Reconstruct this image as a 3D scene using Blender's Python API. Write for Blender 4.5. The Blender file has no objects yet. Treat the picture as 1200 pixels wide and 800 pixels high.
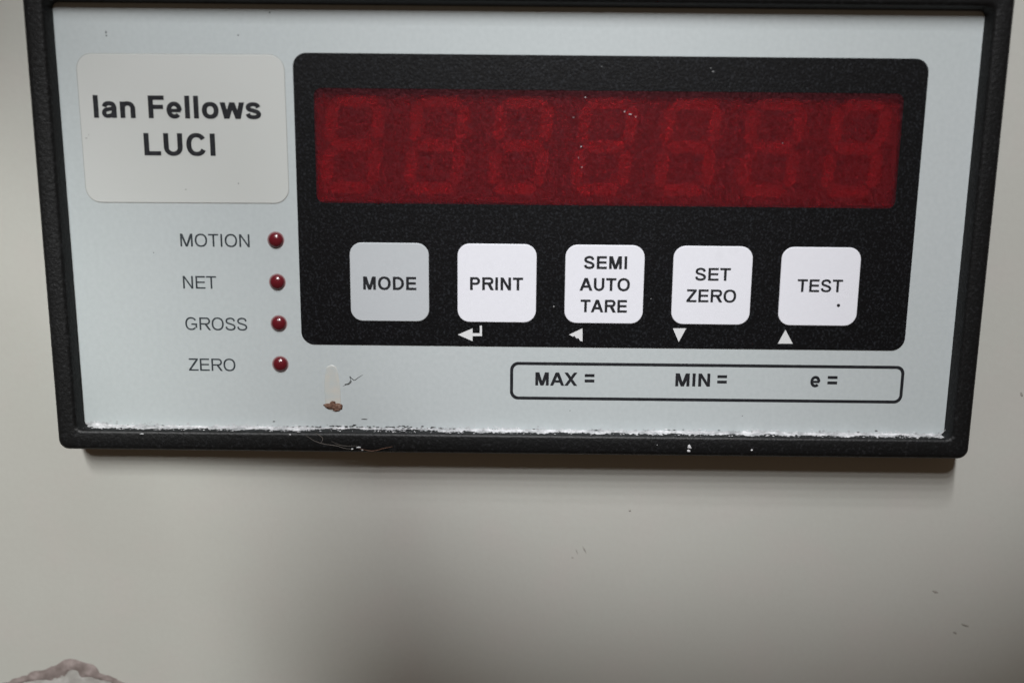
import bpy, bmesh, math, random
from mathutils import Vector, Matrix, noise
from mathutils.geometry import tessellate_polygon
import numpy as np

random.seed(7)
SC = bpy.context.scene
COL = SC.collection
MM = 0.001                                   # everything below is written in millimetres

# ------------------------------------------------------------------ camera
F_PX, CAM, YAW, PITCH, ROLL = 1150.35, (0.156, -206.27, 15.278), 0.0029, -0.1943, -0.0100
def cam_rot():
    return (Matrix.Rotation(YAW, 3, 'Z') @ Matrix.Rotation(PITCH, 3, 'X') @ Matrix.Rotation(ROLL, 3, 'Y'))
R = cam_rot()
cd = bpy.data.cameras.new('camera'); cam = bpy.data.objects.new('camera', cd); COL.objects.link(cam)
right, fwd, up = R.col[0], R.col[1], R.col[2]
M3 = Matrix((right, up, -fwd)).transposed()
cam.matrix_world = Matrix.Translation(Vector(CAM) * MM) @ M3.to_4x4()
cd.sensor_width = 36.0; cd.lens = 36.0 * F_PX / 1200.0
cd.clip_start = 0.005; cd.clip_end = 50.0
cd.dof.use_dof = True; cd.dof.focus_distance = 0.2075; cd.dof.aperture_fstop = 7.0
SC.camera = cam

# ------------------------------------------------------------------ world and lamps
w = bpy.data.worlds.new('World'); SC.world = w; w.use_nodes = True
bg = w.node_tree.nodes['Background']
bg.inputs[0].default_value = (1.0, 0.70, 0.48, 1); bg.inputs[1].default_value = 0.065
def lamp(name, loc, aim, half, blend, power, col, radius):
    l = bpy.data.lights.new(name, 'SPOT'); l.energy = power; l.color = col
    l.spot_size = math.radians(half * 2); l.spot_blend = blend; l.shadow_soft_size = radius
    o = bpy.data.objects.new(name, l); COL.objects.link(o)
    o.location = Vector(loc) * MM
    d = (Vector(aim) - Vector(loc)); o.rotation_euler = d.to_track_quat('-Z', 'Y').to_euler()
    return o
# rows of added spots: overhead, to the left and a weak one to the right
for _loc, _aim in (((-20, -575, 930), (42, 0, 220)), ((-20, -616, 852), (42, 0, 184)), ((-20, -657, 774), (42, 0, 154)), ((-20, -698, 696), (42, 0, 130)), ((-20, -739, 618), (42, 0, 110)), ((-20, -780, 540), (42, 0, 94))):
    lamp('overhead_spot', _loc, _aim, 10.09, 0.10, 7.10, (0.985, 0.99, 1.0), 0.025)  # overhead light split to soften the bezel shadow; cones shaped to darken the lower wall
for _loc, _aim in (((-240, -555, 520), (-147, 0, -75)), ((-240, -579, 464), (-147, 0, -75)), ((-240, -603, 408), (-147, 0, -75)), ((-240, -627, 352), (-147, 0, -75)), ((-240, -651, 296), (-147, 0, -75))):
    lamp('left_pool_spot', _loc, _aim, 7.33, 0.10, 5.06, (0.99, 1.0, 0.985), 0.025)  # added pool of light that brightens the lower left of the wall
for _loc, _aim in (((120, -570, 720), (7, 0, -20)), ((120, -608, 628), (7, 0, -20)), ((120, -646, 536), (7, 0, -20)), ((120, -684, 444), (7, 0, -20))):
    lamp('right_pool_spot', _loc, _aim, 5.00, 0.99, 2.43, (0.99, 0.99, 1.0), 0.025)  # added weak pool of light, shaped to even out the brightness

vs = SC.view_settings
vs.view_transform = 'Standard'; vs.look = 'None'; vs.gamma = 1.0; vs.exposure = 0.0; vs.use_curve_mapping = False

# ------------------------------------------------------------------ helpers
def at(px, py, y):
    """photo pixel (1200x800) -> (x, z) in mm on the plane at depth y that the thing lies on"""
    v = R @ Vector(((px - 600) / F_PX, 1.0, (400 - py) / F_PX))
    t = (y - CAM[1]) / v.y
    return CAM[0] + t * v.x, CAM[2] + t * v.z

def s2l(c):
    return tuple(((v / 255) / 12.92 if v / 255 <= 0.04045 else ((v / 255 + 0.055) / 1.055) ** 2.4) for v in c)

class Mat:
    def __init__(s, name):
        s.m = bpy.data.materials.new(name); s.m.use_nodes = True
        s.t = s.m.node_tree; s.p = s.t.nodes['Principled BSDF']; s.out = s.t.nodes['Material Output']
        s.tc = s.t.nodes.new('ShaderNodeTexCoord')
    def n(s, kind, **kw):
        x = s.t.nodes.new(kind)
        for k, v in kw.items(): setattr(x, k, v)
        return x
    def link(s, a, b): s.t.links.new(a, b)
    def noise(s, scale, detail=3, rough=.5, stretch=None):
        x = s.n('ShaderNodeTexNoise'); x.inputs['Scale'].default_value = scale
        x.inputs['Detail'].default_value = detail; x.inputs['Roughness'].default_value = rough
        if stretch:
            mp = s.n('ShaderNodeMapping'); mp.inputs['Scale'].default_value = stretch
            s.link(s.tc.outputs['Object'], mp.inputs[0]); s.link(mp.outputs[0], x.inputs['Vector'])
        else: s.link(s.tc.outputs['Object'], x.inputs['Vector'])
        return x.outputs['Fac']
    def ramp(s, src, stops):
        r = s.n('ShaderNodeValToRGB'); e = r.color_ramp.elements
        while len(e) < len(stops): e.new(0.5)
        for k, (p, c) in enumerate(stops): e[k].position = p; e[k].color = (*c, 1)
        s.link(src, r.inputs[0]); return r.outputs[0]
    def mix(s, fac, a, b, mode='MIX'):
        x = s.n('ShaderNodeMix', data_type='RGBA', blend_type=mode)
        for sock, v in ((x.inputs[0], fac), (x.inputs[6], a), (x.inputs[7], b)):
            if hasattr(v, 'is_output'): s.link(v, sock)
            elif isinstance(v, (int, float)): sock.default_value = v
            else: sock.default_value = (*v, 1)
        return x.outputs[2]
    def color(s, v):
        if hasattr(v, 'is_output'): s.link(v, s.p.inputs['Base Color'])
        else: s.p.inputs['Base Color'].default_value = (*v, 1)
        return s
    def set(s, **kw):
        for k, v in kw.items(): s.p.inputs[k.replace('_', ' ')].default_value = v
        return s
    def bump(s, src, strength, dist):
        b = s.n('ShaderNodeBump'); b.inputs['Strength'].default_value = strength; b.inputs['Distance'].default_value = dist
        s.link(src, b.inputs['Height']); s.link(b.outputs[0], s.p.inputs['Normal']); return s

MT = {}
def simple(key, col, rough=.5, spec=.5):
    m = Mat(key); m.color(col).set(Roughness=rough, Specular_IOR_Level=spec); MT[key] = m.m; return m

# painted steel of the cabinet: faint mottling, roller texture, a few brownish stains
m = Mat('cabinet_paint')
base = m.mix(m.ramp(m.noise(9, 4), [(.35, (0,)*3), (.65, (1,)*3)]), (.488, .496, .456), (.512, .514, .480))
base = m.mix(m.ramp(m.noise(38, 5, .6), [(.40, (0,)*3), (.75, (.5,)*3)]), base, (.475, .468, .432))
base = m.mix(m.ramp(m.noise(60, 3, .6), [(.48, (0,)*3), (.70, (.30,)*3)]), base, (.53, .485, .465))
base = m.mix(m.ramp(m.noise(900, 2), [(.3, (0,)*3), (.7, (.25,)*3)]), base, (.46, .45, .42))
base = m.mix(m.ramp(m.noise(120, 6, .75), [(.70, (0,)*3), (.80, (.35,)*3)]), base, (.36, .33, .28))
m.color(base).set(Roughness=.42, Specular_IOR_Level=.45).bump(m.noise(500, 3), .10, .0004); MT['cabinet'] = m.m

# moulded black ABS with a leather grain
m = Mat('black_abs')
m.color(m.mix(m.ramp(m.noise(1500, 2), [(.55, (0,)*3), (.78, (1,)*3)]), (.0040, .0044, .0050), (.018, .019, .021)))
m.set(Roughness=.48, Specular_IOR_Level=.33).bump(m.noise(1300, 3, .6), .6, .00022); MT['abs'] = m.m

# grey polycarbonate overlay
m = Mat('grey_overlay')
b = m.mix(m.ramp(m.noise(16, 3), [(.3, (0,)*3), (.7, (1,)*3)]), (.498, .548, .556), (.522, .562, .574))
b = m.mix(m.ramp(m.noise(1100, 2), [(.3, (0,)*3), (.7, (.30,)*3)]), b, (.41, .455, .465))
b = m.mix(m.ramp(m.noise(230, 6, .8), [(.72, (0,)*3), (.80, (.5,)*3)]), b, (.33, .35, .35))
m.color(b).set(Roughness=.45, Specular_IOR_Level=.35).bump(m.noise(900, 2), .08, .0002); MT['overlay'] = m.m

# black printed film, velvet texture that sparkles a little
m = Mat('black_film')
b = m.mix(m.ramp(m.noise(2100, 1), [(.52, (0,)*3), (.80, (1,)*3)]), (.0026, .0028, .0036), (.019, .021, .025))
m.color(b).set(Roughness=.42, Specular_IOR_Level=.27).bump(m.noise(1900, 2, .6), .5, .00012); MT['film'] = m.m

# red display filter: tinted see-through sheet with a matt, finely grained face
m = Mat('red_filter')
tr = m.n('ShaderNodeBsdfTransparent'); tr.inputs[0].default_value = (.72, .085, .105, 1)
b = m.mix(m.ramp(m.noise(3200, 1), [(.35, (0,)*3), (.75, (1,)*3)]), (.075, .006, .010), (.27, .050, .070))
m.color(b).set(Roughness=.45, Specular_IOR_Level=.45).bump(m.noise(1900, 2, .6), .5, .00012)
rf = m.n('ShaderNodeBsdfRefraction'); rf.inputs['Color'].default_value = (.80, .10, .12, 1); rf.inputs['Roughness'].default_value = .38; rf.inputs['IOR'].default_value = 1.25
m1 = m.n('ShaderNodeMixShader'); m1.inputs[0].default_value = .78
m.link(tr.outputs[0], m1.inputs[1]); m.link(rf.outputs[0], m1.inputs[2])
mx = m.n('ShaderNodeMixShader')
m.link(m.ramp(m.noise(2400, 1), [(.3, (.16,)*3), (.75, (.36,)*3)]), mx.inputs[0])
m.link(m1.outputs[0], mx.inputs[1]); m.link(m.p.outputs[0], mx.inputs[2]); m.link(mx.outputs[0], m.out.inputs[0]); MT['filter'] = m.m

m = Mat('label_stock')
m.color(m.mix(m.ramp(m.noise(30, 3), [(.3, (0,)*3), (.7, (1,)*3)]), (.535, .558, .540), (.560, .578, .565)))
m.set(Roughness=.5, Specular_IOR_Level=.3).bump(m.noise(900, 2), .06, .0002); MT['label'] = m.m

for key, c in (('key_white', (.80, .81, .87)), ('key_grey', (.515, .545, .570))):
    m = Mat(key)
    b = m.mix(m.ramp(m.noise(150, 5, .7), [(.60, (0,)*3), (.75, (.30,)*3)]), c, tuple(v * .80 for v in c))
    b = m.mix(m.ramp(m.noise(1300, 2), [(.3, (0,)*3), (.7, (.15,)*3)]), b, tuple(v * .86 for v in c))
    m.color(b).set(Roughness=.45, Specular_IOR_Level=.35).bump(m.noise(900, 2), .06, .0002); MT[key] = m.m

m = Mat('black_ink')
m.color(m.mix(m.ramp(m.noise(1500, 2), [(.4, (0,)*3), (.7, (1,)*3)]), (.010, .011, .014), (.022, .023, .027))).set(Roughness=.55, Specular_IOR_Level=.3); MT['ink'] = m.m
m = Mat('slate_ink')
m.color(m.mix(m.ramp(m.noise(1500, 2), [(.35, (0,)*3), (.7, (1,)*3)]), (.024, .032, .038), (.055, .064, .072))).set(Roughness=.55, Specular_IOR_Level=.3); MT['slate'] = m.m
simple('print_white', (.70, .71, .72), .5, .3)
m = Mat('red_epoxy'); m.color((.120, .008, .014)).set(Roughness=.24, Specular_IOR_Level=.5)
m.p.inputs['Coat Weight'].default_value = .6; m.p.inputs['Coat Roughness'].default_value = .16; MT['lamp'] = m.m
simple('lamp_ring', (.32, .20, .20), .5, .3)
simple('segment_resin', (.405, .34, .325), .6, .2)
simple('digit_face', (.205, .185, .19), .7, .2)
simple('board', (.20, .18, .185), .8, .1)
m = Mat('dust'); m.color(m.mix(m.ramp(m.noise(420, 5, .7), [(.36, (0,)*3), (.66, (1,)*3)]), (.30, .31, .32), (.76, .76, .78))).set(Roughness=.9, Specular_IOR_Level=.1); MT['dust'] = m.m
simple('grit', (.035, .035, .035), .8, .2)
m = Mat('rust'); m.color(m.ramp(m.noise(1400, 4, .7), [(.35, (.075, .042, .032)), (.55, (.17, .095, .068)), (.75, (.36, .27, .22))])).set(Roughness=.85, Specular_IOR_Level=.1); MT['rust'] = m.m
m = Mat('dried_drip'); m.color(m.mix(m.ramp(m.noise(420, 4), [(.35, (0,)*3), (.7, (1,)*3)]), (.50, .535, .53), (.56, .545, .50))).set(Roughness=.4, Specular_IOR_Level=.4); MT['drip'] = m.m
m = Mat('bare_metal'); m.color(m.ramp(m.noise(420, 4), [(.35, (.33, .315, .30)), (.55, (.42, .41, .39)), (.75, (.54, .53, .52))])).set(Roughness=.55); MT['metal'] = m.m
m = Mat('chip_edge'); m.color(m.ramp(m.noise(380, 4), [(.35, (.19, .155, .145)), (.55, (.27, .225, .215)), (.75, (.40, .335, .325))])).set(Roughness=.8, Specular_IOR_Level=.15); MT['chip'] = m.m
simple('wall_scuff', (.33, .315, .285), .7, .2)
simple('scuff', (.30, .31, .31), .7, .2)
simple('edge', (.36, .37, .36), .8, .2)
simple('mark', (.12, .13, .13), .7, .2)
simple('hair', (.17, .15, .135), .6, .3)

# ------------------------------------------------------------------ mesh helpers (mm, +y into the wall)
def obj(name, bm, mat, parent=None, smooth=False, kind=None, label=None):
    me = bpy.data.meshes.new(name)
    bmesh.ops.scale(bm, vec=(MM,) * 3, verts=bm.verts)
    if smooth:
        for f in bm.faces: f.smooth = True
    bm.to_mesh(me); bm.free()
    o = bpy.data.objects.new(name, me); me.materials.append(MT[mat]); COL.objects.link(o)
    if parent: o.parent = parent
    if kind: o['kind'] = kind
    if label: o['label'] = label
    return o

def rrect(x0, x1, z0, z1, r, n=6):
    pts = []
    for cx, cz, a0 in ((x1 - r, z1 - r, 0), (x0 + r, z1 - r, 90), (x0 + r, z0 + r, 180), (x1 - r, z0 + r, 270)):
        for k in range(n + 1):
            a = math.radians(a0 + 90 * k / n); pts.append((cx + r * math.cos(a), cz + r * math.sin(a)))
    return pts                                  # counter-clockwise seen from the front

def loft(bm, loops, close_first=False, close_last=False):
    rows = [[bm.verts.new((x, y, z)) for x, z in pts] for pts, y in loops]
    n = len(rows[0])
    for a, b in zip(rows, rows[1:]):
        for i in range(n):
            j = (i + 1) % n; bm.faces.new((a[i], a[j], b[j], b[i]))
    if close_first: bm.faces.new(list(reversed(rows[0])))
    if close_last: bm.faces.new(rows[-1])
    return rows

def fill(bm, loops, y):
    """flat face with holes at depth y, facing the viewer (-y)"""
    vs3 = [[Vector((x, z, 0)) for x, z in lp] for lp in loops]
    flat = [bm.verts.new((x, y, z)) for lp in loops for x, z in lp]
    for t in tessellate_polygon(vs3):
        p = [flat[i] for i in t]
        a, b, c = (v.co for v in p)
        if (b - a).cross(c - a).y > 0: p.reverse()
        if (b - a).cross(c - a).length > 1e-9:
            try: bm.faces.new(p)
            except ValueError: pass

def wall_loop(bm, pts, y0, y1, inward=False):
    rows = [[bm.verts.new((x, y, z)) for x, z in pts] for y in (y0, y1)]
    n = len(pts)
    for i in range(n):
        j = (i + 1) % n
        q = (rows[0][i], rows[1][i], rows[1][j], rows[0][j])
        bm.faces.new(tuple(reversed(q)) if inward else q)

def pad(x0, x1, z0, z1, r, yback, yfront, bev, n=6):
    bm = bmesh.new()
    loft(bm, [(rrect(x0, x1, z0, z1, r, n), yback), (rrect(x0, x1, z0, z1, r, n), yfront + bev),
              (rrect(x0 + bev * .4, x1 - bev * .4, z0 + bev * .4, z1 - bev * .4, r - bev * .4, n), yfront + bev * .3),
              (rrect(x0 + bev * 1.2, x1 - bev * 1.2, z0 + bev * 1.2, z1 - bev * 1.2, max(r - bev * 1.2, .05), n), yfront)], close_last=True)
    bmesh.ops.recalc_face_normals(bm, faces=bm.faces)
    return bm

_ICO = {}
def ico(sub):
    if sub not in _ICO:
        t = bmesh.new(); bmesh.ops.create_icosphere(t, subdivisions=sub, radius=1.0); t.verts.index_update()
        _ICO[sub] = ([v.co.copy() for v in t.verts], [tuple(v.index for v in f.verts) for f in t.faces]); t.free()
    return _ICO[sub]
def blob(bm, c, r, sub=1, amp=.35, seed=0, squash=(1, 1, 1)):
    V, Fc = ico(sub); vv = []
    for p in V:
        k = r * (1 + amp * noise.noise(p * 1.7 + Vector((seed * 3.1, seed * 1.7, seed))))
        vv.append(bm.verts.new((p.x * squash[0] * k + c[0], p.y * squash[1] * k + c[1], p.z * squash[2] * k + c[2])))
    for f in Fc: bm.faces.new([vv[i] for i in f])

def tube(bm, pts, r, n=5, taper=True):
    pts = [Vector(p) for p in pts]; rows = []
    for i, p in enumerate(pts):
        d = (pts[min(i + 1, len(pts) - 1)] - pts[max(i - 1, 0)]).normalized()
        a = d.cross(Vector((0, 1, .01))).normalized(); b = d.cross(a)
        rr = r * (1 if not taper else .35 + .65 * math.sin(math.pi * (i + .3) / (len(pts) - .4)))
        rows.append([bm.verts.new(p + a * rr * math.cos(2 * math.pi * k / n) + b * rr * math.sin(2 * math.pi * k / n)) for k in range(n)])
    for a, b in zip(rows, rows[1:]):
        for k in range(n): bm.faces.new((a[k], a[(k + 1) % n], b[(k + 1) % n], b[k]))
    bm.faces.new(rows[0]); bm.faces.new(rows[-1])

# ------------------------------------------------------------------ lettering: a grotesque alphabet drawn as outlines, cap height 1
def cat(pts, n=6, closed=False):
    out = []; P = [Vector(p) for p in pts]
    for i in range(len(P) - 1):
        p0 = P[max(i - 1, 0)]; p1 = P[i]; p2 = P[i + 1]; p3 = P[min(i + 2, len(P) - 1)]
        for k in range(n):
            t = k / n
            out.append(.5 * ((2 * p1) + (p2 - p0) * t + (2 * p0 - 5 * p1 + 4 * p2 - p3) * t * t + (3 * p1 - p0 - 3 * p2 + p3) * t ** 3))
    out.append(P[-1]); return [tuple(p) for p in out]
def stroke(pts, w, wh=None):
    wh = wh or w
    P = [Vector(p) for p in pts]; L = []; Rr = []
    for i, p in enumerate(P):
        d = (P[min(i + 1, len(P) - 1)] - P[max(i - 1, 0)]).normalized()
        t = (w * abs(d.y) + wh * abs(d.x)) / (abs(d.x) + abs(d.y)) * .5
        nrm = Vector((-d.y, d.x)); L.append(tuple(p + nrm * t)); Rr.append(tuple(p - nrm * t))
    return ('strip', L, Rr)
def rect(x0, x1, y0, y1): return [[(x0, y0), (x1, y0), (x1, y1), (x0, y1)]]
def quad(*p): return [list(p)]
def sup(cx, cy, rx, ry, a0=0, a1=360, n=28, e=2.25):
    out = []
    for k in range(n + 1):
        a = math.radians(a0 + (a1 - a0) * k / n); c, s = math.cos(a), math.sin(a)
        out.append((cx + rx * math.copysign(abs(c) ** (2 / e), c), cy + ry * math.copysign(abs(s) ** (2 / e), s)))
    return out
def ring(x0, x1, y0, y1, w, wh):
    cx, cy, rx, ry = (x0 + x1) / 2, (y0 + y1) / 2, (x1 - x0) / 2, (y1 - y0) / 2
    return [sup(cx, cy, rx, ry)[:-1], sup(cx, cy, rx - w, ry - wh)[:-1]]
def bowl(x1, y0, y1, w, h, n=14):
    """open bowl leaving the stem at x=0: centre line along top, round, back along bottom"""
    r = (y1 - y0) / 2 - h / 2; cx = x1 - w / 2 - r * .95
    p = [(w * .5, y1 - h / 2), (cx * .6 + w * .2, y1 - h / 2)]
    p += [(cx + r * .95 * math.cos(a), (y0 + y1) / 2 + r * math.sin(a)) for a in [math.pi / 2 - math.pi * k / n for k in range(n + 1)]]
    p += [(cx * .6 + w * .2, y0 + h / 2), (w * .5, y0 + h / 2)]
    return stroke(p, w, h)
S_PTS = [(.97, .74), (.84, .93), (.5, 1.0), (.15, .92), (.04, .75), (.15, .60), (.5, .51), (.87, .40), (1.0, .235), (.87, .06), (.5, 0), (.13, .075), (0, .27)]
def s_shape(bw, H, w, h):
    return stroke(cat([(w / 2 + u * (bw - w), h / 2 - .012 + v * (H - h + .024)) for u, v in S_PTS]), w, h)
ADV = {'I': .39, 'a': .777, 'n': .853, 'F': .853, 'e': .777, 'l': .39, 'o': .853, 'w': 1.087, 's': .777, 'L': .853, 'U': 1.008, 'C': 1.008,
       'M': 1.163, 'O': 1.087, 'D': 1.008, 'E': .93, 'P': .93, 'R': 1.008, 'N': 1.008, 'T': .853, 'S': .93, 'A': 1.008, 'Z': .853, 'X': .93, '=': .816, ' ': .39, 'G': 1.087}
def glyph(ch, w):
    """returns (list of parts, each a list of loops; ink width; left bearing)"""
    h = w * .86; X = .725
    if ch in 'Il': return [rect(0, w, 0, 1)], w, (ADV[ch] - w) / 2
    b, br = {'A': (0, 0), 'T': (.03, .03), 'X': (.0, .0), 'w': (.0, .0), 'Z': (.025, .025), 'L': (.10, .03), 'F': (.10, .045), 'E': (.10, .055), 'G': (.06, .085), 'O': (.06, .06), 'C': (.065, .055),
             'S': (.055, .055), 's': (.035, .04), 'a': (.045, .03), 'e': (.045, .045), 'o': (.055, .055), 'n': (.09, .085), 'D': (.10, .06), 'P': (.10, .06), 'R': (.10, .01), 'U': (.095, .095),
             'M': (.10, .10), 'N': (.10, .10), '=': (.06, .06)}[ch]
    bw = ADV[ch] - b - br
    G = []
    if ch == 'E': G = [rect(0, w, 0, 1), rect(w * .9, bw, 0, h), rect(w * .9, bw * .95, .51 - h / 2, .51 + h / 2), rect(w * .9, bw * .98, 1 - h, 1)]
    elif ch == 'F': G = [rect(0, w, 0, 1), rect(w * .9, bw * .93, .5 - h / 2, .5 + h / 2), rect(w * .9, bw, 1 - h, 1)]
    elif ch == 'L': G = [rect(0, w, 0, 1), rect(w * .9, bw, 0, h)]
    elif ch == 'T': G = [rect(bw / 2 - w / 2, bw / 2 + w / 2, 0, 1), rect(0, bw, 1 - h, 1)]
    elif ch == 'N': G = [rect(0, w, 0, 1), rect(bw - w, bw, 0, 1), quad((0, 1), (w * 1.05, 1), (bw, 0), (bw - w * 1.05, 0))]
    elif ch == 'M':
        c = bw / 2; G = [rect(0, w, 0, 1), rect(bw - w, bw, 0, 1), quad((0, 1), (w * 1.35, 1), (c + w * .52, 0), (c - w * .52, 0)), quad((bw - w * 1.35, 1), (bw, 1), (c + w * .52, 0), (c - w * .52, 0))]
    elif ch == 'A':
        c = bw / 2; k = w * 1.08; G = [quad((0, 0), (k, 0), (c + k * .55, 1), (c - k * .55, 1)), quad((bw - k, 0), (bw, 0), (c + k * .55, 1), (c - k * .55, 1)), rect(bw * .2, bw * .8, .235, .235 + h)]
    elif ch == 'X': k = w * 1.2; G = [quad((0, 0), (k, 0), (bw, 1), (bw - k, 1)), quad((bw - k, 0), (bw, 0), (k, 1), (0, 1))]
    elif ch == 'Z': k = w * 1.3; G = [rect(.03, bw, 0, h), rect(.05, bw - .02, 1 - h, 1), quad((.03, h * .9), (.03 + k, h * .9), (bw - .02, 1 - h * .9), (bw - .02 - k, 1 - h * .9))]
    elif ch == '=': G = [rect(0, bw, .22, .22 + h), rect(0, bw, .56, .56 + h)]
    elif ch == 'O': G = [ring(0, bw, -.015, 1.015, w, h)]
    elif ch == 'o': G = [ring(0, bw, -.012, X + .012, w, h)]
    elif ch in 'CG':
        rx, ry = (bw - w) / 2, .515 - h / 2
        G = [stroke(sup(bw / 2, .5, rx, ry, 32, 330 if ch == 'C' else 318, 30), w, h)]
        if ch == 'G': G += [rect(bw * .52, bw, .52 - h, .52), rect(bw - w, bw, .17, .52)]
    elif ch == 'S': G = [s_shape(bw, 1, w, h)]
    elif ch == 's': G = [s_shape(bw, X, w, h * .92)]
    elif ch == 'U':
        rx = (bw - w) / 2; p = [(w / 2, 1), (w / 2, .42)] + [(bw / 2 + rx * math.cos(a), .36 + (.375 - h / 2) * math.sin(a)) for a in [math.pi + math.pi * k / 16 for k in range(17)]] + [(bw - w / 2, .42), (bw - w / 2, 1)]
        G = [stroke(p, w, h)]
    elif ch == 'D':
        p = [(w * .5, 1 - h / 2), (bw * .42, 1 - h / 2)] + [(bw * .42 + (bw * .58 - w / 2) * math.cos(a), .5 + (.5 - h / 2) * math.sin(a)) for a in [math.pi / 2 - math.pi * k / 18 for k in range(1, 18)]] + [(bw * .42, h / 2), (w * .5, h / 2)]
        G = [rect(0, w, 0, 1), stroke(p, w, h)]
    elif ch == 'P': G = [rect(0, w, 0, 1), bowl(bw, .40, 1, w, h)]
    elif ch == 'R': k = w * 1.2; G = [rect(0, w, 0, 1), bowl(bw * .96, .43, 1, w, h), quad((bw * .45, .44), (bw * .45 + k * .95, .50), (bw, 0), (bw - k, 0))]
    elif ch == 'n':
        rx = (bw - w) / 2; p = [(w / 2, .30), (w / 2 + .01, .42)] + [(bw / 2 + rx * math.cos(a), .43 + (X + .012 - .43 - h / 2) * math.sin(a)) for a in [math.pi - math.pi * k / 14 for k in range(1, 15)]] + [(bw - w / 2, .3), (bw - w / 2, 0)]
        G = [rect(0, w, 0, X), stroke(p, w, h)]
    elif ch == 'e':
        rx, ry = (bw - w) / 2, X / 2 + .012 - h / 2
        G = [stroke(sup(bw / 2, X / 2, rx, ry, -4, 318, 30, 2.1), w, h), rect(w * .7, bw - w * .25, X * .5 - h * .5, X * .5 + h * .32)]
    elif ch == 'a':
        q = lambda u, v: (w / 2 + u * (bw - w), h / 2 - .012 + v * (X - h + .024))
        G = [stroke(cat([q(.03, .72), (q(.15, .92)), q(.45, 1.0), q(.80, .93), q(.93, .70), q(.93, .4), (q(.93, .2)[0], .12), (q(.93, 0)[0], 0)]), w, h),
             stroke(cat([q(.93, .60), q(.55, .55), q(.14, .47), q(0, .25), q(.12, .05), q(.38, 0), q(.72, .09), q(.93, .34)]), w * .92, h * .9)]
    elif ch == 'w':
        k = w * 1.05; xs = [0, bw * .30, bw * .5, bw * .70, bw]; c = bw * .5
        G = [quad((0, X), (k, X), (bw * .27 + k / 2, 0), (bw * .27 - k / 2, 0)), quad((c - k / 2, X), (c + k / 2, X), (bw * .27 + k / 2, 0), (bw * .27 - k / 2, 0)),
             quad((c - k / 2, X), (c + k / 2, X), (bw * .73 + k / 2, 0), (bw * .73 - k / 2, 0)), quad((bw - k, X), (bw, X), (bw * .73 + k / 2, 0), (bw * .73 - k / 2, 0))]
    return G, bw, b

def text_bm(s, weight, x0, x1, zbase, cap, y, tilt=0.0):
    """string fitted between x0 and x1 (ink edges), base line at zbase, on the plane y"""
    items = []; pen = 0.0; lo = None; hi = 0
    for ch in s:
        if ch == ' ': pen += ADV[' ']; continue
        G, bw, b = glyph(ch, weight)
        items.append((pen + b, G)); lo = pen + b if lo is None else lo; hi = pen + b + bw; pen += ADV[ch]
    k = (x1 - x0) / (hi - lo); bm = bmesh.new(); lift = 0; ct, st = math.cos(tilt), math.sin(tilt)
    for ox, G in items:
        for j, loops in enumerate(G):
            strip = loops[0] == 'strip'; L = []
            for lp in (loops[1:] if strip else loops):
                q = [((u + ox - lo) * k, v * cap) for u, v in lp]
                L.append([(x0 + a * ct - c * st, zbase + a * st + c * ct) for a, c in q])
            if strip:
                a, c = ([bm.verts.new((u, y - .004 * j, v)) for u, v in side] for side in L)
                for i in range(len(a) - 1):
                    f = bm.faces.new((a[i], a[i + 1], c[i + 1], c[i])); f.normal_update()
                    if f.normal.y > 0: f.normal_flip()
            else: fill(bm, L, y - .004 * j)
    return bm

# ================================================================== the setting: painted cabinet front
bm = bmesh.new()
N = 60
grid = [[bm.verts.new((-400 + 800 * i / N, 0, -400 + 800 * j / N)) for i in range(N + 1)] for j in range(N + 1)]
for j in range(N):
    for i in range(N): bm.faces.new((grid[j][i], grid[j][i + 1], grid[j + 1][i + 1], grid[j + 1][i]))
bk = [bm.verts.new((sx * 400, 2, sz * 400)) for sx, sz in ((-1, -1), (1, -1), (1, 1), (-1, 1))]
bm.faces.new(bk[::-1])
edges = [[grid[0][i] for i in range(N + 1)], [grid[j][N] for j in range(N + 1)], [grid[N][i] for i in range(N, -1, -1)], [grid[j][0] for j in range(N, -1, -1)]]
for k, e in enumerate(edges): bm.faces.new(e[::-1] + [bk[k], bk[(k + 1) % 4]])
wall = obj('cabinet_wall', bm, 'cabinet', kind='structure', label='cream grey painted steel cabinet front behind the meter')

# chipped paint at the lower left of the cabinet: bare patch with a curled brown rim
arch = [at(px, py + 7, 0) for px, py in ((-14, 812), (6, 797), (28, 789), (52, 784), (70, 778), (80, 772), (93, 773), (104, 780), (120, 786), (138, 793), (154, 803), (150, 826), (90, 846), (20, 840))]
ring_pts = cat([(x, z) for x, z in arch] + [arch[0]], 6)[:-1]
ring_pts = [(x + .35 * noise.noise(Vector((x, z, 3)) * 1.1), z + .35 * noise.noise(Vector((x, z, 9)) * 1.1)) for x, z in ring_pts]
bm = bmesh.new(); fill(bm, [ring_pts], -.05); patch = obj('bare_patch', bm, 'metal', wall)
bm = bmesh.new(); n = len(ring_pts); rows = []
cxm = sum(p[0] for p in ring_pts) / n; czm = sum(p[1] for p in ring_pts) / n
for x, z in ring_pts:
    d = Vector((x - cxm, z - czm)).normalized(); wdt = 1.7 + 1.3 * noise.noise(Vector((x, z, 1)) * .45); hgt = .26 + .2 * noise.noise(Vector((x, z, 5)) * .8)
    rows.append([bm.verts.new((x + d.x * wdt * t, -.02 - max(hgt, .12) * hh, z + d.y * wdt * t)) for t, hh in ((-1.0, 0), (-.45, .8), (.0, 1.0), (.5, .55), (1.0, 0))])
for i in range(n):
    a, b2 = rows[i], rows[(i + 1) % n]
    for k in range(4): bm.faces.new((a[k], b2[k], b2[k + 1], a[k + 1]))
bmesh.ops.recalc_face_normals(bm, faces=bm.faces)
obj('chipped_paint_rim', bm, 'chip', wall, smooth=True)
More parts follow.
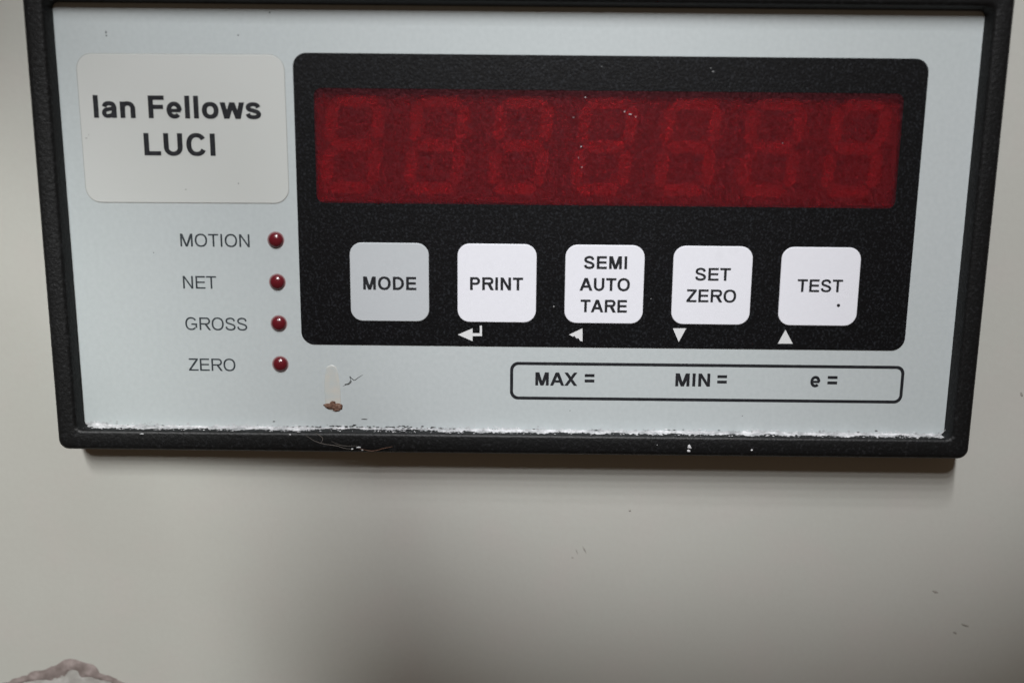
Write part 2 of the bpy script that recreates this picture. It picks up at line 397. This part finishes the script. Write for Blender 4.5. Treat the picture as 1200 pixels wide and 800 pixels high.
# small scuffs on the paint
for k, (px, py, dx, dy, r) in enumerate(((685, 644, 4, 8, .22), (676, 646, 2, 6, .16), (671, 653, 2, 1, .18), (738, 598, 1, 1, .26), (1096, 693, 5, 2, .35), (1131, 732, 8, 3, .34), (1119, 741, 3, 2, .30), (1197, 462, 2, 4, .30))):
    x, z = at(px, py, 0); bm = bmesh.new()
    for j in range(6):
        t = (j - 2.5) / 5
        blob(bm, (x + t * dx * .19, -.0, z - t * dy * .19), r * (1 - abs(t)), 1, .5, k * 7 + j, (1, .12, 1))
    obj('scuff_mark', bm, 'wall_scuff', wall, smooth=True)

# ================================================================== the meter
PY = -5.5                                         # face of the overlay
FRONT = -8.5                                      # face of the bezel
meter = bpy.data.objects.new('panel_meter', None); COL.objects.link(meter); meter.empty_display_size = .02
meter['label'] = 'black framed panel meter with red digit window and five square keys on the cabinet'; meter['category'] = 'panel meter'

bm = bmesh.new()
X, Z = 95.75, 47.95
def O(d, r): return rrect(-X + d, X - d, -Z + d, Z - d, r)
def I(l, rr, b, t, r): return rrect(l, rr, b, t, r)
loft(bm, [(O(.25, 2.0), 0.15), (O(0, 2.1), -.4), (O(0, 2.1), FRONT + 1.3), (O(.18, 2.05), FRONT + .55), (O(.6, 1.9), FRONT + .13), (O(1.2, 1.7), FRONT),
          (I(-92.3, 92.6, -44.2, 43.7, 1.6), FRONT), (I(-91.8, 92.1, -43.75, 43.2, 1.5), FRONT + .15), (I(-91.5, 91.8, -43.55, 42.9, 1.4), FRONT + .6),
          (I(-91.0, 91.2, -43.35, 42.3, 1.2), PY + .2)])
bmesh.ops.recalc_face_normals(bm, faces=bm.faces)
bezel = obj('bezel', bm, 'abs', meter, smooth=True)

# overlay with the window cut out, its window reveal and the board behind
WX0, WX1, WZ0, WZ1 = -40.3, 76.8, 4.05, 26.6
hole = rrect(WX0, WX1, WZ0, WZ1, 1.5)
bm = bmesh.new(); fill(bm, [rrect(-91.6, 91.8, -44.0, 42.9, 1), hole], PY)
obj('front_overlay', bm, 'overlay', meter)
bm = bmesh.new(); BLK = rrect(-44.3, 81.25, -25.3, 33.3, 2.7, 8)
fill(bm, [BLK, hole], PY - .10); wall_loop(bm, BLK, PY - .10, PY)
obj('display_surround', bm, 'film', meter)
bm = bmesh.new(); fill(bm, [rrect(WX0 - .3, WX1 + .3, WZ0 - .3, WZ1 + .3, 1.1)], PY - .06)
obj('display_window', bm, 'filter', meter, label='dark red see-through display window')
DY = PY + 1.9
bm = bmesh.new()
loft(bm, [(rrect(WX0 - 2, WX1 + 2, WZ0 - 2, WZ1 + 2, .5, 2), DY + 1.5), (rrect(WX0 - 2, WX1 + 2, WZ0 - 2, WZ1 + 2, .5, 2), DY + .25)], True, True)
bmesh.ops.recalc_face_normals(bm, faces=bm.faces); obj('display_board', bm, 'board', meter)

# seven digits, each a module with seven slanted segments
def seg_polys():
    H, Wd, t, g = 19.7, 11.9, 2.5, .15
    sl = .11
    def S(p): return [(x + sl * z, z) for x, z in p]
    hb = lambda z: [(g + t / 2, z), (g + t, z + t / 2), (Wd - g - t, z + t / 2), (Wd - g - t / 2, z), (Wd - g - t, z - t / 2), (g + t, z - t / 2)]
    vb = lambda x, z0, z1: [(x, z0 + g + t * .1), (x + t / 2, z0 + g + t * .6), (x + t / 2, z1 - g - t * .6), (x, z1 - g - t * .1), (x - t / 2, z1 - g - t * .6), (x - t / 2, z0 + g + t * .6)]
    m0, m1, m2 = t / 2, H / 2, H - t / 2
    P = [hb(m0), hb(m1), hb(m2), vb(t / 2, m0, m1), vb(t / 2, m1, m2), vb(Wd - t / 2, m0, m1), vb(Wd - t / 2, m1, m2)]
    return [S(p) for p in P]
digits = []
for i in range(7):
    bx, bz = -40.0 + 16.93 * i, 5.75 + .03 * i
    if i == 0:
        bm = bmesh.new(); F = rrect(-1.9, 14.9, -1.6, 21.2, .4, 2)
        loft(bm, [(F, .6), (F, .08), (rrect(-1.8, 14.8, -1.5, 21.1, .35, 2), 0)], close_last=True); bmesh.ops.recalc_face_normals(bm, faces=bm.faces)
        d = obj('digit', bm, 'digit_face', meter); d0 = d; segs = []
        for p in seg_polys():
            bm = bmesh.new(); cx = sum(a for a, _ in p) / 6; cz = sum(c for _, c in p) / 6
            sh = lambda k: [(cx + (a - cx) * k, cz + (c - cz) * k) for a, c in p]
            loft(bm, [(p, .05), (p, -.04), (sh(.94), -.10)], close_last=True); bmesh.ops.recalc_face_normals(bm, faces=bm.faces)
            segs.append(obj('segment', bm, 'segment_resin', d))
    else:
        d = d0.copy(); COL.objects.link(d); d.parent = meter
        for s in segs:
            c = s.copy(); COL.objects.link(c); c.parent = d
    d.location = Vector((bx, DY - .05, bz)) * MM

# name label, slightly skewed, printed in two lines
TL = .004
lab_c = (-66.75, 18.2)
def rot2(x, z, c=lab_c, a=TL): return (c[0] + (x - c[0]) * math.cos(a) - (z - c[1]) * math.sin(a), c[1] + (x - c[0]) * math.sin(a) + (z - c[1]) * math.cos(a))
def tilt_bm(bm, c=lab_c, a=TL):
    for v in bm.verts: v.co.x, v.co.z = rot2(v.co.x, v.co.z, c, a)
    return bm
label = obj('name_label', tilt_bm(pad(-87.1, -46.0, 3.75, 32.75, 3.0, PY + .05, PY - .11, .06, 8)), 'label', meter, label='pale rounded name label printed in two lines')
bm = bmesh.new(); fill(bm, [rrect(-87.22, -45.88, 3.63, 32.87, 3.1, 8), rrect(-87.0, -46.1, 3.85, 32.65, 2.9, 8)], PY - .03)
obj('grey_edge', tilt_bm(bm), 'edge', label)  # thin grey outline around the label
def lettering(s, box, weight, mat, parent, y, tilt=0.0):
    px0, px1, pt, pb = box
    x0, zb = at(px0, pb, y); x1, _ = at(px1, pb, y); _, zt = at((px0 + px1) / 2, pt, y); _, zb2 = at((px0 + px1) / 2, pb, y)
    return obj('lettering', text_bm(s, weight, x0, x1, zb2 if tilt == 0 else zb, zt - zb2, y, tilt), mat, parent)
lettering('Ian Fellows', (110.3, 306.3, 111.5, 138.2), .222, 'ink', label, PY - .14, .002)
lettering('LUCI', (169.5, 252.8, 156, 182.2), .222, 'ink', label, PY - .14, .002)

# indicator lamps and their captions
for i, (s, box) in enumerate((('MOTION', (211.6, 292.8, 274.2, 289.2)), ('NET', (214.8, 253.8, 323.4, 338.2)), ('GROSS', (217.5, 290, 372, 386.8)), ('ZERO', (221.2, 276.2, 420, 434.4)))):
    lettering(s, box, .138, 'slate', meter, PY - .03)
    lx, lz = -48.93, -3.63 - 8.65 * i
    bm = bmesh.new(); prof = [(1.62, 0), (1.62, -.03)]; n = 28; rows = []
    prof = [(1.55, .05), (1.55, -.05)] + [(1.55 * math.cos(a), -.05 - .95 * math.sin(a)) for a in [math.radians(k) for k in range(10, 90, 10)]]
    for r, y in prof: rows.append([bm.verts.new((lx + r * math.cos(2 * math.pi * k / n), PY + y, lz + r * math.sin(2 * math.pi * k / n))) for k in range(n)])
    top = bm.verts.new((lx, PY - 1.0, lz))
    for a, b2 in zip(rows, rows[1:]):
        for k in range(n): bm.faces.new((a[k], a[(k + 1) % n], b2[(k + 1) % n], b2[k]))
    for k in range(n): bm.faces.new((rows[-1][k], rows[-1][(k + 1) % n], top))
    bmesh.ops.recalc_face_normals(bm, faces=bm.faces)
    lampo = obj('indicator_lamp', bm, 'lamp', meter, smooth=True)
    bm = bmesh.new(); circ = lambda r: [(lx + r * math.cos(2 * math.pi * k / 28), lz + r * math.sin(2 * math.pi * k / 28)) for k in range(28)]
    fill(bm, [circ(1.74), circ(1.50)], PY - .02); obj('lamp_hole_edge', bm, 'lamp_ring', lampo)

# keys
KX, KZ, KP, KS = -25.75, -12.05, 22.10, 16.22
texts = [[('MODE', (425.7, 488, 324.2, 339.6))], [('PRINT', (550.8, 613, 325, 340))],
         [('SEMI', (684, 734.8, 300.2, 315.2)), ('AUTO', (679, 738, 325.8, 340.8)), ('TARE', (680.2, 734.6, 351.2, 366))],
         [('SET', (814.2, 856, 314, 328.8)), ('ZERO', (803.8, 862.4, 339.2, 354.2))], [('TEST', (934, 987.2, 327.4, 342.2))]]
keys = []
for i in range(5):
    cx = KX + KP * i; h = KS / 2
    k = obj('key', pad(cx - h, cx + h, KZ - h, KZ + h, 2.5, PY - .08, PY - .34, .12, 8), 'key_white' if i else 'key_grey', meter,
            label=None if i else 'grey key among white ones')
    keys.append(k)
    for s, box in texts[i]: lettering(s, box, .208 if i < 3 else .190, 'ink', k, PY - .37)
x, z = at(982.6, 357.8, PY - .37); bm = bmesh.new()
fill(bm, [[(x + .34 * math.cos(a), z + .34 * math.sin(a)) for a in [2 * math.pi * q / 14 for q in range(14)]]], PY - .37)
obj('printed_dot', bm, 'ink', keys[4])

# printed arrows under the keys
YA = PY - .13
def shape(name, px_loops, mat, parent, y):
    bm = bmesh.new()
    for j, lp in enumerate(px_loops): fill(bm, [[at(px, py, y) for px, py in lp]], y - .004 * j)
    return obj(name, bm, mat, parent)
shape('arrow_symbol', [[(536.5, 392), (553.8, 399.6), (553.8, 384.6)], [(553, 393.7), (564.8, 393.7), (564.8, 390.3), (553, 390.3)], [(562.2, 391), (564.8, 391), (564.8, 381.5), (562.2, 381.5)]], 'print_white', meter, YA)
shape('arrow_symbol', [[(666.8, 392), (671.5, 394.4), (673.2, 393.2), (675.5, 396.4), (677.6, 396), (680.2, 399.4), (682.6, 400), (682.6, 384.6)]], 'print_white', meter, YA)
shape('arrow_symbol', [[(788.5, 384.6), (795.4, 400.6), (804.2, 384.6)]], 'print_white', meter, YA)
shape('arrow_symbol', [[(911.5, 402.6), (929, 402.6), (920.4, 386.2)]], 'print_white', meter, YA)

# capacity box
bm = bmesh.new(); fill(bm, [rrect(-.75, 81.8, -36.65, -28.55, 1.7, 8), rrect(-.1, 81.15, -36.0, -29.2, 1.15, 8)], PY - .03)
box_o = obj('printed_box', bm, 'ink', meter)
for s, b in (('MAX', (627.2, 676.4, 436.2, 451.6)), ('=', (685, 696.4, 433.2, 452.0)), ('MIN', (791.2, 831.9, 437.4, 452.6)), ('=', (840.2, 851.4, 434.6, 453.2)), ('e', (949.2, 960.8, 435.6, 453.4)), ('=', (969.2, 980.6, 435.6, 454.2))):
    lettering(s, b, .208, 'ink', box_o, PY - .03)

# ------------------------------------------------------------------ dirt and damage on the meter
# dust caught on the lower ledge of the bezel
bm = bmesh.new(); rnd = random.Random(3); prev = None
NR = 900                                          # thin uneven film of dust lying on the ledge
for k in range(NR + 1):
    x = -91.0 + 182.2 * k / NR
    wd = 1.45 + 1.5 * noise.noise(Vector((x * .25, 2, 0))) + .8 * noise.noise(Vector((x * 1.6, 7, 0)))
    if -42 < x < -16: wd -= .9
    up_ = .16 + .22 * noise.noise(Vector((x * .8, 5, 0))) + .16 * noise.noise(Vector((x * 3.1, 5, 0))) + (.55 * max(0, 1 - (x + 91) / 8))
    wd = min(max(wd, .15), 2.6); up_ = max(up_, .03)
    row = [bm.verts.new((x, PY - .03, -43.33 + up_)), bm.verts.new((x, PY - .10, -43.30)), bm.verts.new((x, PY - .5 * wd, -43.30 - .035 * wd)), bm.verts.new((x, PY - wd, -43.345 - .07 * wd))]
    if prev:
        for q in range(3): bm.faces.new((prev[q], prev[q + 1], row[q + 1], row[q]))
    prev = row
for k in range(2400):
    x = -90.8 + 181.6 * rnd.random()
    dens = .75 + .8 * noise.noise(Vector((x * .11, 0, 1))) + .5 * noise.noise(Vector((x * .5, 0, 4)))
    if -42 < x < -16: dens -= .35
    if rnd.random() > dens: continue
    q = rnd.random()
    if q < .5: y = PY - 2.4 * rnd.random(); z = -43.33 + .075 * (y - PY) + .03
    else: y = PY - .03; z = -43.3 + abs(rnd.gauss(0, .30)) + (.6 * rnd.random() if x < -84 else 0)
    blob(bm, (x, y, z), .06 + .12 * rnd.random() ** 2, 1, .6, k, (1.7, .4 if q > .5 else 1, .6 if q < .5 else .75))
obj('dust_line', bm, 'dust', meter, kind='stuff')
bm = bmesh.new()                                  # dark crumbs among it
for k in range(90):
    x = rnd.gauss(-29, 8) if k < 60 else -85 + 165 * rnd.random()
    blob(bm, (x, PY - .05, -43.2 + abs(rnd.gauss(0, .3))), .06 + .12 * rnd.random(), 1, .6, k, (2.4, .6, .6))
obj('grit_line', bm, 'grit', meter, kind='stuff')

def flecks(name, pts, mat, y, parent=meter, flat=.35):
    for k, (px, py, r, sx, sz) in enumerate(pts):
        x, z = at(px, py, y); bm = bmesh.new(); blob(bm, (x, y, z), r, 1, .8, k * 5 + len(pts), (sx, flat, sz))
        obj(name, bm, mat, parent, smooth=False)
flecks('dust_fleck', [(808, 523, .42, 1, 1.3), (807, 528, .36, 1.2, 1), (881, 527, .22, 1.2, .8), (420, 524, .28, 1.6, .7), (413, 526, .2, 1.3, .7), (425, 527, .22, 1.2, .7), (166, 508, .22, 1.6, .6), (350, 506, .3, 1.5, .6), (340, 509, .2, 1.5, .6), (770, 521, .1, 1, 1), (1010, 509, .12, 2, .6), (900, 510, .15, 2, .6)], 'dust', FRONT)
flecks('dust_fleck', [(739, 134, .22, 1.6, .8), (732, 131, .12, 1, 1.4), (745, 137, .12, 1, 1), (686, 114, .14, 1, 1), (672, 138, .12, 1, 1.2), (681, 172, .13, 1, 1), (682, 196, .14, 1, 1), (917, 168, .1, 1, 1), (917, 92, .1, 1, 1), (678, 185, .08, 1, 1)], 'dust', PY - .06, flat=.3)
flecks('dust_fleck', [(649, 359, .16, 1, 1), (763, 350, .12, 1, 1), (705, 78, .10, 1, 1), (833, 80, .13, 1.2, .7), (836, 84, .17, 1.5, .7)], 'scuff', PY - .12)
flecks('dirt_speck', [(124.4, 38, .22, .7, 1.1), (124.6, 42, .2, .8, .8), (279, 41.5, .15, 1, 1), (180, 296, .1, 1, 1), (427, 491, .35, 2.2, .25), (316, 15, .14, 1, 1), (421, 63, .15, 1.6, .6), (668, 481, .1, 1, 1), (870, 487, .1, 1, 1)], 'grit', PY - .02, flat=.2)
flecks('dirt_speck', [(279.5, 214.8, .15, 1, 1), (218, 222, .12, 1.6, .6), (101, 162, .16, 1.4, .6), (104, 158, .1, .6, 1.4)], 'scuff', PY - .18, flat=.2)

# dried drip with a rusty end
cxd = (at(389, 455, PY)[0]); bm = bmesh.new()
x0, zt = at(379.5, 431, PY); x1, zb = at(400.5, 482, PY)
loop = cat([(x0 + .5, zt + .2), (x0 + .1, zt - 2.5), (x0, zt - 5.5), (x0 + .25, zb + 1.2), (x0 + 1.5, zb + .1), (x0 + 2.7, zb + .2), (x1 - .2, zb + 1.4), (x1 - .15, zt - 5), (x1 - .4, zt - 2.2), (x1 - .9, zt + .1), (x0 + 1.6, zt + .7), (x0 + .5, zt + .2)], 5)[:-1]
mx_, mz_ = sum(p[0] for p in loop) / len(loop), sum(p[1] for p in loop) / len(loop)
sh = lambda k: [(mx_ + (a - mx_) * k, mz_ + (c - mz_) * (1 - (1 - k) * .4)) for a, c in loop]
loft(bm, [(loop[::1], PY + .02), (sh(.97), PY - .06), (sh(.85), PY - .09), (sh(.6), PY - .06)], close_last=True)
bmesh.ops.recalc_face_normals(bm, faces=bm.faces)
drip = obj('dried_drip', bm, 'drip', meter, smooth=True)
bm = bmesh.new()
for k, (px, py, r, sx, sz) in enumerate(((389, 476, .95, 1.45, .62), (383.5, 474.5, .55, 1.4, .6), (395, 476.5, .85, 1.25, .85), (394, 480, .6, 1.2, .6), (390, 472, .5, 1.1, .8))):
    x, z = at(px, py, PY - .2); blob(bm, (x, PY - .12, z), r, 3, .35, k + 40, (sx, .22, sz))
obj('rust_spot', bm, 'rust', drip, smooth=True, label='brown rust lump at the end of the drip')

def hair(name, px_pts, y, r, mat, bend=.12):
    bm = bmesh.new(); P = cat([(*at(px, py, y),) for px, py in px_pts], 6)
    tube(bm, [(a, y - r * .5 + bend * 0, c) for a, c in P], r); obj(name, bm, mat, meter, smooth=True)
hair('hair', [(402, 452), (408, 449), (411, 445), (410, 441), (415, 445), (420, 442), (425, 439)], PY - .02, .07, 'mark')
hair('hair', [(404, 450), (409, 449), (412, 446)], PY - .03, .13, 'mark')
hair('fibre', [(357, 509), (368, 516), (380, 520), (394, 522), (404, 525), (414, 526)], FRONT, .05, 'hair')
hair('fibre', [(370, 507), (378, 513), (376, 519)], FRONT, .05, 'hair')
hair('fibre', [(420, 525), (436, 528), (450, 525), (460, 523)], FRONT, .07, 'rust')
hair('fibre', [(388, 517), (402, 522), (420, 522)], FRONT, .035, 'hair')
hair('scratch', [(1098, 510), (1103, 508), (1108, 503)], FRONT, .07, 'dust')
hair('scratch', [(1084, 512), (1094, 511.5), (1100, 509)], FRONT, .06, 'scuff')
